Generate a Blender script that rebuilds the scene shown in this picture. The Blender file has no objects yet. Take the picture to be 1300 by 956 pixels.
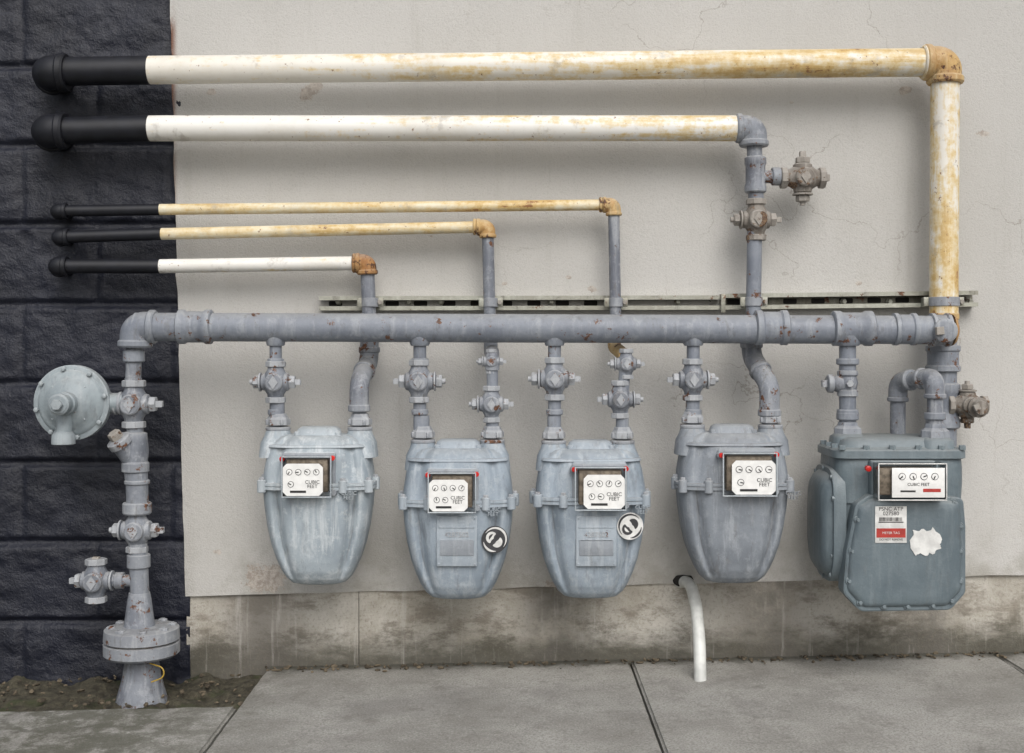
import bpy, bmesh, math, random
from mathutils import Vector, Matrix, noise
random.seed(7)
scene=bpy.context.scene
D=3.3; F=1560.0; ZC=0.86
def K(y): return (D+y)/F
def S(px,py,y): return Vector(((px-650)*K(y), y, ZC+(433-py)*K(y)))
YM=-0.19; YB=-0.10; YS=-0.075

# ---------------- node helpers ----------------
class NT:
    def __init__(s,name):
        s.m=bpy.data.materials.new(name); s.m.use_nodes=True
        s.t=s.m.node_tree; s.n=s.t.nodes; s.l=s.t.links
        s.b=s.n['Principled BSDF']; s.out=s.n['Material Output']
        g=s.n.new('ShaderNodeNewGeometry'); s.pos=g.outputs['Position']; s.nor=g.outputs['Normal']; s.pt=g.outputs['Pointiness']
        s.sep=None
    def xyz(s):
        if not s.sep:
            q=s.n.new('ShaderNodeSeparateXYZ'); s.l.new(s.pos,q.inputs[0]); s.sep=q
        return s.sep.outputs
    def put(s,sock,v):
        if hasattr(v,'links') : s.l.new(v,sock)
        else:
            if isinstance(v,(tuple,list)) and len(v)==3 and sock.type=='RGBA': v=(*v,1)
            sock.default_value=v
    def noise(s,scale,detail=5,rough=.55,stretch=None,dist=0,off=(0,0,0)):
        mp=s.n.new('ShaderNodeMapping'); s.l.new(s.pos,mp.inputs[0])
        mp.inputs['Location'].default_value=off
        if stretch: mp.inputs['Scale'].default_value=stretch
        q=s.n.new('ShaderNodeTexNoise'); q.inputs['Scale'].default_value=scale
        q.inputs['Detail'].default_value=detail; q.inputs['Roughness'].default_value=rough
        q.inputs['Distortion'].default_value=dist
        s.l.new(mp.outputs[0],q.inputs['Vector']); return q.outputs['Fac']
    def step(s,v,a,b,lo=0.,hi=1.):
        q=s.n.new('ShaderNodeMapRange'); s.put(q.inputs[0],v)
        q.inputs[1].default_value=a;q.inputs[2].default_value=b;q.inputs[3].default_value=lo;q.inputs[4].default_value=hi
        q.interpolation_type='SMOOTHSTEP'; return q.outputs[0]
    def math(s,op,a,b=0.,c=0.):
        q=s.n.new('ShaderNodeMath'); q.operation=op
        s.put(q.inputs[0],a); s.put(q.inputs[1],b); s.put(q.inputs[2],c); return q.outputs[0]
    def mix(s,f,a,b,mode='MIX'):
        q=s.n.new('ShaderNodeMix'); q.data_type='RGBA'; q.blend_type=mode
        s.put(q.inputs[0],f); s.put(q.inputs[6],a); s.put(q.inputs[7],b); return q.outputs[2]
    def bump(s,h,strength=.3,dist=.002,prev=None):
        q=s.n.new('ShaderNodeBump'); q.inputs['Strength'].default_value=strength; q.inputs['Distance'].default_value=dist
        s.l.new(h,q.inputs['Height'])
        if prev: s.l.new(prev,q.inputs['Normal'])
        return q.outputs[0]
    def fin(s,col,rough=.5,nrm=None,metal=0.):
        s.put(s.b.inputs['Base Color'],col); s.put(s.b.inputs['Roughness'],rough)
        s.put(s.b.inputs['Metallic'],metal)
        if nrm: s.l.new(nrm,s.b.inputs['Normal'])
        return s.m
def paint(name,base,dark,light,rust=.66,rough=.5,streak=.5,chalk=.0,rustcol=(.17,.07,.03),edge=.35,grime=.5):
    m=NT(name)
    n1=m.noise(8,6,.65); n2=m.noise(16,5,.65,stretch=(3,3,.35),dist=.5); n3=m.noise(210,3,.7)
    c=m.mix(m.step(n1,.38,.62),dark,base)
    c=m.mix(m.math('MULTIPLY',m.step(n2,.48,.70),streak),c,light)
    if chalk>0:
        n6=m.noise(36,8,.78,off=(3,1,2)); c=m.mix(m.math('MULTIPLY',m.step(n6,.51,.63),chalk),c,light)
    c=m.mix(m.math('MULTIPLY',m.step(n3,.52,.72),.5),c,dark)
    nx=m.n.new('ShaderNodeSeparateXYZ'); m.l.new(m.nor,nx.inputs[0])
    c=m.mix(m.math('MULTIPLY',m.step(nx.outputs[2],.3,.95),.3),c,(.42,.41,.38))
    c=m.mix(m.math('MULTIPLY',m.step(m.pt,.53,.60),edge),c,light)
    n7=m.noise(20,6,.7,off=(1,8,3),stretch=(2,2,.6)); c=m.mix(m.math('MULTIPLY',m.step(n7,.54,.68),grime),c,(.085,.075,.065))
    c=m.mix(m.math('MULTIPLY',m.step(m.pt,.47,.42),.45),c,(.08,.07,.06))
    n4=m.noise(24,8,.72,off=(9,4,1)); r=m.step(n4,rust,rust+.03)
    c=m.mix(r,c,m.mix(m.step(n3,.4,.6),rustcol,(.06,.03,.02)))
    b=m.bump(m.noise(110,5,.65),.45,.0018); b=m.bump(n4,.3,.004,b)
    return m.fin(c,m.step(n1,.3,.7,rough-.08,rough+.18),b)
def plain(name,col,rough=.5,metal=0.,var=.25,scale=60):
    m=NT(name); n=m.noise(scale,5)
    d=tuple(v*(1-var) for v in col)
    return m.fin(m.mix(m.step(n,.35,.65),d,col),rough,m.bump(n,.15,.001),metal)
def stained(name,horizontal=True,amount=0.,white=(.74,.71,.64)):
    m=NT(name); st=(.35,4,4) if horizontal else (4,4,.35)
    n=m.noise(9,7,.68,stretch=st,dist=.4); x=m.xyz()
    n2=m.noise(30,7,.72)
    if horizontal: bias=m.step(x[0],-1.0,1.0,-.06+amount,.065+amount)
    else: bias=m.step(x[2],.85,1.6,.07+amount,.04+amount)
    v=m.math('ADD',m.math('MULTIPLY_ADD',n2,.5,bias),m.math('MULTIPLY',n,.55))
    c=m.mix(m.step(v,.48,.60),white,(.66,.53,.30))
    c=m.mix(m.math('MULTIPLY',m.step(v,.585,.66),.9),c,(.54,.36,.13))
    c=m.mix(m.step(v,.675,.72),c,(.27,.13,.05))
    n3=m.noise(60,5,.72,off=(5,5,5)); c=m.mix(m.step(n3,.64,.675),c,(.19,.09,.04))
    n5=m.noise(5,6,.7,off=(2,5,1)); c=m.mix(m.math('MULTIPLY',m.step(n5,.45,.7),.35),c,(.52,.47,.37))
    n8=m.noise(14,6,.7,off=(7,2,9)); c=m.mix(m.math('MULTIPLY',m.step(n8,.56,.68),.5),c,(.36,.33,.29))
    return m.fin(c,.5,m.bump(n2,.4,.0018))

M={}
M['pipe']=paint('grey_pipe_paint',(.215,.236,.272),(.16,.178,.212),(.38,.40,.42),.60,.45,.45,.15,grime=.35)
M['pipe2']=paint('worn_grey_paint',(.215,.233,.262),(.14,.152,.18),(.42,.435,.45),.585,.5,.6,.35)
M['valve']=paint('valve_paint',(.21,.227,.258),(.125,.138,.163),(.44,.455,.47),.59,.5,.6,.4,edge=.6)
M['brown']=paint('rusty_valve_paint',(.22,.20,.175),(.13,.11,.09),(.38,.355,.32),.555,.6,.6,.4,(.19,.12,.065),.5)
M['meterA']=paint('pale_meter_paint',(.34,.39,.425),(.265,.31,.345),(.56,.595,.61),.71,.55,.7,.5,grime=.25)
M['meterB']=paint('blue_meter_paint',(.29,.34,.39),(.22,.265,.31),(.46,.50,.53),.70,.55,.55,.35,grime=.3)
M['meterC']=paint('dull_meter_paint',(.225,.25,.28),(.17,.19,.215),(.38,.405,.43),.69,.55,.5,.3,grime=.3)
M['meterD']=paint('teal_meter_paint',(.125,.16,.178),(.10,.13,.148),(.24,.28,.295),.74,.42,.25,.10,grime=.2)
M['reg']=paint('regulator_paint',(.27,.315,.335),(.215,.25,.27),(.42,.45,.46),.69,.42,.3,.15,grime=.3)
M['yel']=stained('stained_white_paint',True,.0)
M['yel2']=stained('white_paint_worn',True,-.030,(.76,.745,.70))
M['yel3']=stained('yellowed_paint',True,.085,(.72,.66,.50))
M['yelv']=stained('stained_white_vertical',False,-.025)
M['rust']=paint('stained_yellow_fitting',(.52,.35,.14),(.38,.21,.07),(.64,.52,.30),.57,.6,.6,.4,(.16,.06,.02),.3,.4)
M['rust2']=paint('rusty_fitting',(.34,.16,.05),(.20,.08,.025),(.55,.38,.18),.55,.65,.4,.3,(.12,.05,.02),.3,.4)
M['black']=plain('black_pipe_paint',(.009,.010,.015),.5,0,.4,30)
M['dark']=plain('dark_void',(.015,.013,.012),.8)
M['steel']=paint('galvanised_channel',(.31,.315,.26),(.17,.16,.12),(.52,.52,.46),.60,.42,.4,.3)
M['steel'].node_tree.nodes['Principled BSDF'].inputs['Metallic'].default_value=.3
M['white']=plain('dial_plate_white',(.80,.80,.78),.4,0,.10)
M['sticker']=plain('sticker_white',(.72,.72,.70),.55,0,.25,40)
M['ink']=plain('black_ink',(.02,.02,.02),.5)
M['fade']=plain('faded_black',(.045,.045,.05),.55,0,.4,50)
M['red']=plain('red_plastic',(.65,.02,.015),.35)
M['redlabel']=plain('red_label',(.42,.04,.03),.5)
M['brass']=plain('dirty_brass',(.20,.165,.125),.5,.4,.5,90)
M['pvc']=plain('white_conduit_plastic',(.66,.67,.64),.45,0,.25,25)
def glassmat():
    m=bpy.data.materials.new('clear_cover'); m.use_nodes=True; n=m.node_tree.nodes; l=m.node_tree.links
    n.remove(n['Principled BSDF']); t=n.new('ShaderNodeBsdfTransparent'); t.inputs[0].default_value=(.93,.93,.92,1)
    g=n.new('ShaderNodeBsdfGlossy'); g.inputs['Roughness'].default_value=.12
    f=n.new('ShaderNodeFresnel'); f.inputs[0].default_value=1.45
    a=n.new('ShaderNodeMath'); a.operation='ADD'; a.inputs[1].default_value=.12; l.new(f.outputs[0],a.inputs[0])
    x=n.new('ShaderNodeMixShader'); l.new(a.outputs[0],x.inputs[0]); l.new(t.outputs[0],x.inputs[1]); l.new(g.outputs[0],x.inputs[2])
    l.new(x.outputs[0],n['Material Output'].inputs[0]); return m
M['glass']=glassmat()

# ---------------- mesh helpers ----------------
CUR=[None]
def group(name,loc):
    e=bpy.data.objects.new(name,None); e.empty_display_size=.05; e.location=loc
    scene.collection.objects.link(e); CUR[0]=e; return e
def finish(name,bm,mat,angle=38,parent=True):
    bmesh.ops.recalc_face_normals(bm,faces=bm.faces)
    me=bpy.data.meshes.new(name); bm.to_mesh(me); bm.free()
    for p in me.polygons: p.use_smooth=True
    me.set_sharp_from_angle(angle=math.radians(angle))
    me.materials.append(M[mat] if isinstance(mat,str) else mat)
    o=bpy.data.objects.new(name,me); scene.collection.objects.link(o)
    if parent and CUR[0]:
        o.parent=CUR[0]; o.matrix_parent_inverse=Matrix.Translation(-Vector(CUR[0].location))
    return o
def frame(d):
    d=d.normalized(); up=Vector((0,0,1)) if abs(d.z)<.9 else Vector((1,0,0))
    u=d.cross(up).normalized(); return u,d.cross(u).normalized()
def rings(bm,rs,cap=True):
    R=[[bm.verts.new(p) for p in r] for r in rs]; n=len(R[0])
    for a,b in zip(R,R[1:]):
        for i in range(n): bm.faces.new((a[i],a[(i+1)%n],b[(i+1)%n],b[i]))
    if cap: bm.faces.new(R[0]); bm.faces.new(R[-1][::-1])
def lathe(name,p,d,prof,mat,seg=32,rot=0,angle=38):
    d=Vector(d).normalized(); u,v=frame(d); bm=bmesh.new()
    rings(bm,[[p+d*t+(u*math.cos(2*math.pi*i/seg+rot)+v*math.sin(2*math.pi*i/seg+rot))*max(r,1e-5) for i in range(seg)] for t,r in prof])
    return finish(name,bm,mat,angle)
def rounded(pts,rad,n=9):
    out=[pts[0]]
    for i in range(1,len(pts)-1):
        a,b,c=pts[i-1],pts[i],pts[i+1]; u=(a-b); w=(c-b); lu,lw=u.length,w.length; u.normalize(); w.normalize()
        th=math.pi-u.angle(w)
        if th<.02: out.append(b); continue
        t=min(rad*math.tan(th/2),lu*.49,lw*.49); p0=b+u*t;p3=b+w*t;h=.5523
        p1=p0-u*t*h;p2=p3-w*t*h
        for k in range(n+1):
            s=k/n; out.append(p0*(1-s)**3+p1*3*s*(1-s)**2+p2*3*s*s*(1-s)+p3*s**3)
    out.append(pts[-1]); return out
def tube(name,pts,r,mat,bend=.03,seg=28):
    P=rounded([Vector(p) for p in pts],bend); bm=bmesh.new(); rs=[]; u=None
    for i,p in enumerate(P):
        t=(P[min(i+1,len(P)-1)]-P[max(i-1,0)]).normalized()
        if u is None: u,_=frame(t)
        u=(u-t*u.dot(t)).normalized(); v=t.cross(u)
        rs.append([p+(u*math.cos(2*math.pi*k/seg)+v*math.sin(2*math.pi*k/seg))*r for k in range(seg)])
    rings(bm,rs); return finish(name,bm,mat)
def collar(p,d,r,w,mat,name='collar'):
    b=min(r*.10,w*.25); lathe(name,p-Vector(d).normalized()*w/2,d,[(0,r*.92),(b,r),(w-b,r),(w,r*.92)],mat)
def elbow(pa,c,pb,r,leg,mat,name='elbow'):
    ua=(pa-c).normalized(); ub=(pb-c).normalized()
    tube(name,[c+ua*leg,c,c+ub*leg],r,mat,leg*.85)
    collar(c+ua*leg*.93,ua,r*1.13,r*.5,mat); collar(c+ub*leg*.93,ub,r*1.13,r*.5,mat)
def pipe(name,a,b,r,mat):
    n=max(2,int((b-a).length/.02)); bm=bmesh.new(); u,v=frame(b-a); seg=32
    rings(bm,[[a+(b-a)*(i/n)+(u*math.cos(2*math.pi*j/seg)+v*math.sin(2*math.pi*j/seg))*r for j in range(seg)] for i in range(n+1)])
    return finish(name,bm,mat)
def fit(name,c,d,r,w,mat):
    d=Vector(d).normalized(); h=w/2
    lathe(name,c-d*h,d,[(0,r*.92),(w*.04,r*1.08),(w*.2,r*1.08),(w*.26,r*.98),(w*.74,r*.98),(w*.8,r*1.08),(w*.96,r*1.08),(w,r*.92)],mat)
def nut(name,c,d,r,w,mat,seg=6,rot=0):
    d=Vector(d).normalized()
    lathe(name,c-d*w/2,d,[(0,r*.9),(w*.15,r),(w*.85,r),(w,r*.9)],mat,seg,rot,20)
def box(name,c,s,mat,bev=.002,rot=None,segs=2):
    bm=bmesh.new(); bmesh.ops.create_cube(bm,size=1)
    for v in bm.verts: v.co=Vector((v.co.x*s[0],v.co.y*s[1],v.co.z*s[2]))
    if bev>0: bmesh.ops.bevel(bm,geom=bm.edges[:],offset=bev,segments=segs,affect='EDGES',profile=.5)
    if rot: bmesh.ops.rotate(bm,verts=bm.verts,cent=(0,0,0),matrix=rot)
    bmesh.ops.translate(bm,verts=bm.verts,vec=c); return finish(name,bm,mat,50)
def superring(c,hw,hd,n,seg=96,relief=0):
    out=[]
    for i in range(seg):
        t=2*math.pi*i/seg; a,b=math.cos(t),math.sin(t)
        x=hw*math.copysign(abs(a)**(2/n),a); y=hd*math.copysign(abs(b)**(2/n),b)
        if relief and y<0:
            q=x/hw; y+=relief*1.5*(math.exp(-((abs(q)-.70)/.075)**2)) - relief*.5*max(0,1-(q/.6)**4)
        out.append(Vector((c[0]+x,c[1]+y,c[2])))
    return out
def loft(name,secs,mat,angle=50):
    bm=bmesh.new(); rings(bm,[superring(s[0],s[1],s[2],s[3],96,s[4] if len(s)>4 else 0) for s in secs]); return finish(name,bm,mat,angle)
def stack(name,outline,levels,mat,rad=.012,angle=40):
    P=[Vector((p[0],0,p[1])) for p in outline]; n=len(P)
    R=[]
    for i in range(n):
        a=(P[i-1]+P[i])/2; c=(P[i]+P[(i+1)%n])/2; q=rounded([a,P[i],c],rad,5); R+=q[:-1]
    cen=sum(R,Vector())/len(R); hx=max(abs(p.x-cen.x) for p in R); hz=max(abs(p.z-cen.z) for p in R)
    bm=bmesh.new()
    rings(bm,[[Vector((cen.x+(p.x-cen.x)*(1-i/hx),y,cen.z+(p.z-cen.z)*(1-i/hz))) for p in R] for y,i in levels])
    return finish(name,bm,mat,angle)
def text(name,body,c,size,mat,ext=.0006,rz=0,align='CENTER'):
    cu=bpy.data.curves.new(name,'FONT'); cu.body=body; cu.size=size; cu.extrude=ext; cu.align_x=align; cu.align_y='CENTER'
    cu.space_line=.85; o=bpy.data.objects.new(name,cu); scene.collection.objects.link(o); cu.materials.append(M[mat])
    o.rotation_euler=(math.radians(90),rz,0); o.location=c
    o.parent=CUR[0]; o.matrix_parent_inverse=Matrix.Translation(-Vector(CUR[0].location)); return o
X=Vector((1,0,0)); Y=Vector((0,1,0)); Z=Vector((0,0,1)); k=.002

# ---------------- setting ----------------
def gz(x): return .0206*x-.004
m=NT('stucco'); x=m.xyz()
n1=m.noise(1.3,5,.6); n2=m.noise(5,7,.7,stretch=(1,1,.6)); n3=m.noise(240,3,.7); n0=m.noise(90,4,.7)
c=m.mix(m.step(n1,.3,.7),(.465,.455,.43),(.52,.51,.487))
c=m.mix(m.math('MULTIPLY',m.step(n2,.5,.75),.35),c,(.41,.395,.365))
c=m.mix(m.math('MULTIPLY',m.step(n3,.50,.68),.40),c,(.32,.31,.29))
c=m.mix(m.math('MULTIPLY',m.step(n0,.56,.72),.25),c,(.35,.335,.31))
ns=m.noise(6,6,.7,stretch=(3,1,.22),off=(4,0,0)); c=m.mix(m.math('MULTIPLY',m.step(ns,.54,.72),.28),c,(.36,.345,.31))
low=m.step(x[2],.18,.42,1,0); c=m.mix(m.math('MULTIPLY',low,m.step(m.noise(7,7,.7,off=(0,0,7)),.42,.66)),c,(.34,.325,.29))
dn=m.noise(26,7,.72,off=(2,2,2)); hsum=None
for (px,py,r,sx) in [(392,116,.030,1.),(338,735,.055,.9),(720,745,.03,.5),(1150,114,.016,1),(752,368,.012,1),(722,352,.008,1),(268,116,.012,1),(1005,130,.006,1),(548,300,.006,1),(1090,360,.008,1),(275,700,.012,1),(640,360,.008,1),(1250,170,.012,.6)]:
    p=S(px,py,0); dx=m.math('MULTIPLY',m.math('SUBTRACT',x[0],p.x),sx); dz=m.math('SUBTRACT',x[2],p.z)
    if px==392: dz=m.math('SUBTRACT',dz,m.math('MULTIPLY',dx,.6))
    d=m.math('SQRT',m.math('ADD',m.math('MULTIPLY',dx,dx),m.math('MULTIPLY',m.math('MULTIPLY',dz,dz),2.2)))
    d=m.math('SUBTRACT',d,m.math('MULTIPLY',m.math('SUBTRACT',dn,.5),r*4))
    f=m.step(d,r*.85,r,1,0); hsum=f if hsum is None else m.math('MAXIMUM',hsum,f)
c=m.mix(m.math('MULTIPLY',hsum,.8),c,m.mix(m.step(m.noise(60,5,.7),.4,.6),(.31,.265,.225),(.50,.45,.40)))
vo=m.n.new('ShaderNodeTexVoronoi'); vo.feature='DISTANCE_TO_EDGE'; vo.inputs['Scale'].default_value=2.3
va=m.n.new('ShaderNodeVectorMath'); va.operation='ADD'
wn=m.n.new('ShaderNodeTexNoise'); wn.inputs['Scale'].default_value=5; wn.inputs['Detail'].default_value=7; m.l.new(m.pos,wn.inputs['Vector'])
ws=m.n.new('ShaderNodeVectorMath'); ws.operation='SCALE'; ws.inputs['Scale'].default_value=.42; m.l.new(wn.outputs['Color'],ws.inputs[0])
m.l.new(m.pos,va.inputs[0]); m.l.new(ws.outputs[0],va.inputs[1]); m.l.new(va.outputs[0],vo.inputs['Vector'])
cr=m.step(vo.outputs['Distance'],.001,.0046,1,0)
msk=m.math('MULTIPLY',m.step(m.noise(2.1,3,.5,off=(8,0,3)),.44,.54),m.step(x[0],-.3,.5,.2,1))
crk=m.math('MULTIPLY',cr,msk); c=m.mix(m.math('MULTIPLY',crk,.5),c,(.20,.17,.14))
ed=m.step(x[0],-.915,-.895,1,0); c=m.mix(m.math('MULTIPLY',ed,m.step(n2,.40,.55)),c,(.17,.08,.05))
b=m.bump(n3,.5,.003); b=m.bump(n0,.35,.004,b); b=m.bump(m.math('ADD',hsum,crk),-.6,.002,b)
M['stucco']=m.fin(c,.88,b)
CUR[0]=None
tl=S(216,0,0); bl=S(235,757,0); br=S(1300,730,0)
sl=(br.z-bl.z)/(br.x-bl.x); ex=(bl.x-tl.x)/(tl.z-bl.z)
def edge(z): return bl.x-ex*(z-bl.z)
bm=bmesh.new(); top=3.2
xs=[i/120 for i in range(121)]; zs=[i/70 for i in range(71)]
vv=[]
for j in zs:
    row=[]
    for i in xs:
        xx=i*i*.3+i*.7; z0=bl.z+j*(top-bl.z); xl=edge(z0)
        X_=xl+(4.0-xl)*xx; z=z0+(1-j)*sl*(X_-bl.x)
        if j==0: z+=noise.noise(Vector((X_*9,0,0)))*.004
        xo=noise.noise(Vector((0,0,z0*14)))*.006 if i==0 else 0
        row.append(bm.verts.new((X_+xo,noise.noise(Vector((X_*4,3,z*4)))*.002,z)))
    vv.append(row)
for a,b2 in zip(vv,vv[1:]):
    for i in range(len(a)-1): bm.faces.new((a[i],a[i+1],b2[i+1],b2[i]))
be=[e for e in bm.edges if e.is_boundary]
r=bmesh.ops.extrude_edge_only(bm,edges=be)
for v in [g for g in r['geom'] if isinstance(g,bmesh.types.BMVert)]: v.co.y+=.05
finish('stucco_wall',bm,'stucco',40)
m=NT('foundation_concrete'); x=m.xyz()
n1=m.noise(4,8,.7); n2=m.noise(9,8,.75,stretch=(.6,1,1.3),off=(3,0,0)); n3=m.noise(130,4,.7)
c=m.mix(m.step(n1,.35,.65),(.34,.315,.265),(.53,.505,.455))
c=m.mix(m.math('MULTIPLY',m.step(n2,.48,.61),.7),c,(.20,.175,.14))
lowm=m.step(m.math('ADD',m.math('SUBTRACT',x[2],m.math('MULTIPLY',x[0],.02)),m.math('MULTIPLY',n2,-.22)),-.10,.0,1,0); c=m.mix(m.math('MULTIPLY',lowm,.9),c,(.07,.066,.05))
for (px,r) in [(975,.2),(330,.18),(700,.14),(1180,.12)]:
    p=S(px,785,0); dx=m.math('ABSOLUTE',m.math('SUBTRACT',x[0],p.x)); c=m.mix(m.math('MULTIPLY',m.step(dx,0,r,.8,0),m.step(n1,.36,.54)),c,(.12,.11,.095))
c=m.mix(m.math('MULTIPLY',m.step(n3,.5,.7),.5),c,(.17,.15,.12))
ns=m.noise(8,6,.7,stretch=(4,1,.3),off=(4,0,0)); c=m.mix(m.math('MULTIPLY',m.step(ns,.55,.7),.35),c,(.58,.56,.52))
M['found']=m.fin(c,.9,m.bump(n1,.5,.008,m.bump(n3,.6,.004)))
def fblock(x0,x1,y0=.010):
    bm=bmesh.new(); n=max(4,int((x1-x0)/.02)); P=[]
    for i in range(n+1):
        xx=x0+(x1-x0)*i/n; col=[]
        for j in range(15):
            zt=bl.z+.03+sl*(xx-bl.x); zz=-.35+(zt+.35)*j/14
            col.append(bm.verts.new((xx,y0+noise.noise(Vector((xx*7,2,zz*7)))*.007,zz)))
        P.append(col)
    for a,b2 in zip(P,P[1:]):
        for j in range(14): bm.faces.new((a[j],b2[j],b2[j+1],a[j+1]))
    be=[e for e in bm.edges if e.is_boundary]; r=bmesh.ops.extrude_edge_only(bm,edges=be)
    for v in [g for g in r['geom'] if isinstance(g,bmesh.types.BMVert)]: v.co.y+=.2
    return finish('footing_section',bm,'found')
group('concrete_foundation',(0,.1,0))
xa=S(236,800,0).x; xj=S(455,800,0).x
fblock(xa,xj-.001); fblock(xj+.001,1.62,.008); fblock(1.623,4.0)
m=NT('dark_navy_block_paint'); n1=m.noise(34,6,.72); n2=m.noise(3,4)
c=m.mix(m.step(n2,.3,.7),(.0055,.0068,.0135),(.009,.011,.022)); c=m.mix(m.math('MULTIPLY',m.step(n1,.55,.75),.5),c,(.018,.022,.038))
sp=m.noise(70,3,.6,off=(7,7,7)); c=m.mix(m.math('MULTIPLY',m.step(sp,.74,.77),.6),c,(.14,.14,.14))
M['block']=m.fin(c,.44,m.bump(n1,.75,.009,m.bump(m.noise(150,3,.7),.4,.003)))
CUR[0]=None
bm=bmesh.new(); x0,x1=-3.0,-.86; st=.0085; nx=int((x1-x0)/st); st2=.006; nz=int(3.1/st2)
joint0=S(0,487,0.0).z
G=[]
for j in range(nz+1):
    zz=-.3+j*st2; row=[]
    for i in range(nx+1):
        xx=x0+i*st
        cz=(zz+.003*noise.noise(Vector((xx*6,0,0)))-joint0)/.2137; ci=math.floor(cz); fz=(cz-ci)*.2137; dz=min(fz,.2137-fz)
        cx=(xx+.12+(.2 if ci%2 else 0))/.4; fx=(cx-math.floor(cx))*.4; dx=min(fx,.4-fx)
        e=min(1,max(0,(dz-.004)/.010)); ev=min(1,max(0,(dx-.003)/.011)); e=e*(.45+.55*ev)
        h=noise.fractal(Vector((xx*12+ci*7,math.floor(cx)*3.3,zz*15)),.9,2.1,5)
        row.append(bm.verts.new((xx,.018-e*(.013+.0065*h),zz)))
    G.append(row)
for a,b2 in zip(G,G[1:]):
    for i in range(nx): bm.faces.new((a[i],a[i+1],b2[i+1],b2[i]))
be=[e for e in bm.edges if e.is_boundary]; r=bmesh.ops.extrude_edge_only(bm,edges=be)
for v in [g for g in r['geom'] if isinstance(g,bmesh.types.BMVert)]: v.co.y=.25
finish('painted_block_wall',bm,'block',60)
m=NT('pavement_concrete'); x=m.xyz(); n1=m.noise(3,7,.65); n3=m.noise(200,4,.75); n2=m.noise(14,7,.72)
c=m.mix(m.step(n1,.35,.65),(.27,.26,.235),(.40,.39,.36)); c=m.mix(m.math('MULTIPLY',m.step(n3,.46,.62),.6),c,(.16,.15,.135))
c=m.mix(m.math('MULTIPLY',m.step(n3,.42,.34),.5),c,(.50,.49,.47))
c=m.mix(m.math('MULTIPLY',m.step(n2,.53,.68),.5),c,(.17,.16,.14))
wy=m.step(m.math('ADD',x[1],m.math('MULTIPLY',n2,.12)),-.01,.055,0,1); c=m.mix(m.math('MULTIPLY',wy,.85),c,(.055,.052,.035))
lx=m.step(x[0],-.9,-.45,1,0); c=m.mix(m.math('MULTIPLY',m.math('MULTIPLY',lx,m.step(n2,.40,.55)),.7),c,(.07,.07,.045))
sm=m.noise(2.2,6,.7,off=(6,1,0)); c=m.mix(m.math('MULTIPLY',m.step(sm,.52,.66),.35),c,(.15,.14,.13))
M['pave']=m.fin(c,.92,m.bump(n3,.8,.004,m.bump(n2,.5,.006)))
group('sidewalk',(0,-1,0))
jx=[-4.0,-2.62,-1.638,-.66,.317,1.295,2.273,4.0]
for a,b2 in zip(jx,jx[1:]):
    for (ya,yb) in [(-.99,.02 if a>-.7 else -.0),(-2.0,-1.0)]:
        if b2<-.6 and yb>-.5: yb=-.34
        w=b2-a-.006; cx=(a+b2)/2; n_=40 if yb>-.5 else 6
        bm=bmesh.new(); bmesh.ops.create_cube(bm,size=1)
        for v in bm.verts: v.co=Vector((v.co.x*w,v.co.y*(yb-ya-.008),v.co.z*.15))
        bmesh.ops.bevel(bm,geom=bm.edges[:],offset=.006,segments=3,affect='EDGES')
        bmesh.ops.subdivide_edges(bm,edges=[e for e in bm.edges if e.calc_length()>.3],cuts=n_,use_grid_fill=True)
        for v in bm.verts:
            X_=v.co.x+cx; Y_=v.co.y+(ya+yb)/2; e_=noise.fractal(Vector((X_*18,Y_*18,0)),1,2,4)*.0022
            v.co=Vector((X_,Y_+e_*1.2,v.co.z-.075+gz(X_)+e_))
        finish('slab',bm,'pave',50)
m=NT('mossy_soil'); n=m.noise(45,8,.75); c=m.mix(m.step(n,.35,.65),(.035,.03,.02),(.10,.09,.06)); c=m.mix(m.step(m.noise(9,6),.52,.62),c,(.05,.055,.025))
M['soil']=m.fin(c,.95,m.bump(n,.9,.012)); CUR[0]=None
bm=bmesh.new(); Gs=[]
for j in range(37):
    row=[]
    for i in range(260):
        xx=-3.9+i*.0126; yy=.03-j*.0105
        row.append(bm.verts.new((xx,yy,gz(xx)-.026+.022*noise.fractal(Vector((xx*14,yy*14,0)),1,2,5))))
    Gs.append(row)
for a,b2 in zip(Gs,Gs[1:]):
    for i in range(259): bm.faces.new((a[i],a[i+1],b2[i+1],b2[i]))
finish('soil_strip',bm,'soil',80)
bm=bmesh.new()
for i in range(420):
    xx=random.uniform(-1.35,1.4); yy=.0-abs(random.gauss(0,.03)) if xx>-.66 else random.uniform(-.3,-.01)
    zz=gz(xx)+(.001 if xx>-.66 else -.014)+.002; s=random.uniform(.0015,.0065)*(1.3 if xx<-.6 else 1)
    mt_=Matrix.Translation((xx,yy,zz))@Matrix.Rotation(random.random()*6.28,4,'Z')@Matrix.Rotation(random.random()*1.2,4,'X')@Matrix.Diagonal((s*random.uniform(.8,2),s,s*.5,1))
    bmesh.ops.create_icosphere(bm,subdivisions=1,radius=1,matrix=mt_)
M['grit']=plain('grit',(.15,.12,.08),.9,0,.7,35); finish('grit_and_leaf_litter',bm,'grit',20)
M['asphalt']=plain('asphalt',(.055,.055,.057),.9,0,.4,120)
M['line']=plain('road_paint',(.7,.7,.68),.7)
def sheet(name,x0,x1,y0,y1,z,mat):
    bm=bmesh.new(); bm.faces.new([bm.verts.new(p) for p in((x0,y0,z),(x1,y0,z),(x1,y1,z),(x0,y1,z))]); return finish(name,bm,mat)
sheet('ground',-300,300,-300,300,-.30,'soil'); sheet('road',-60,60,-9.5,-2.15,-.22,'asphalt'); sheet('road_marking',-60,60,-5.9,-5.8,-.216,'line')
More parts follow.
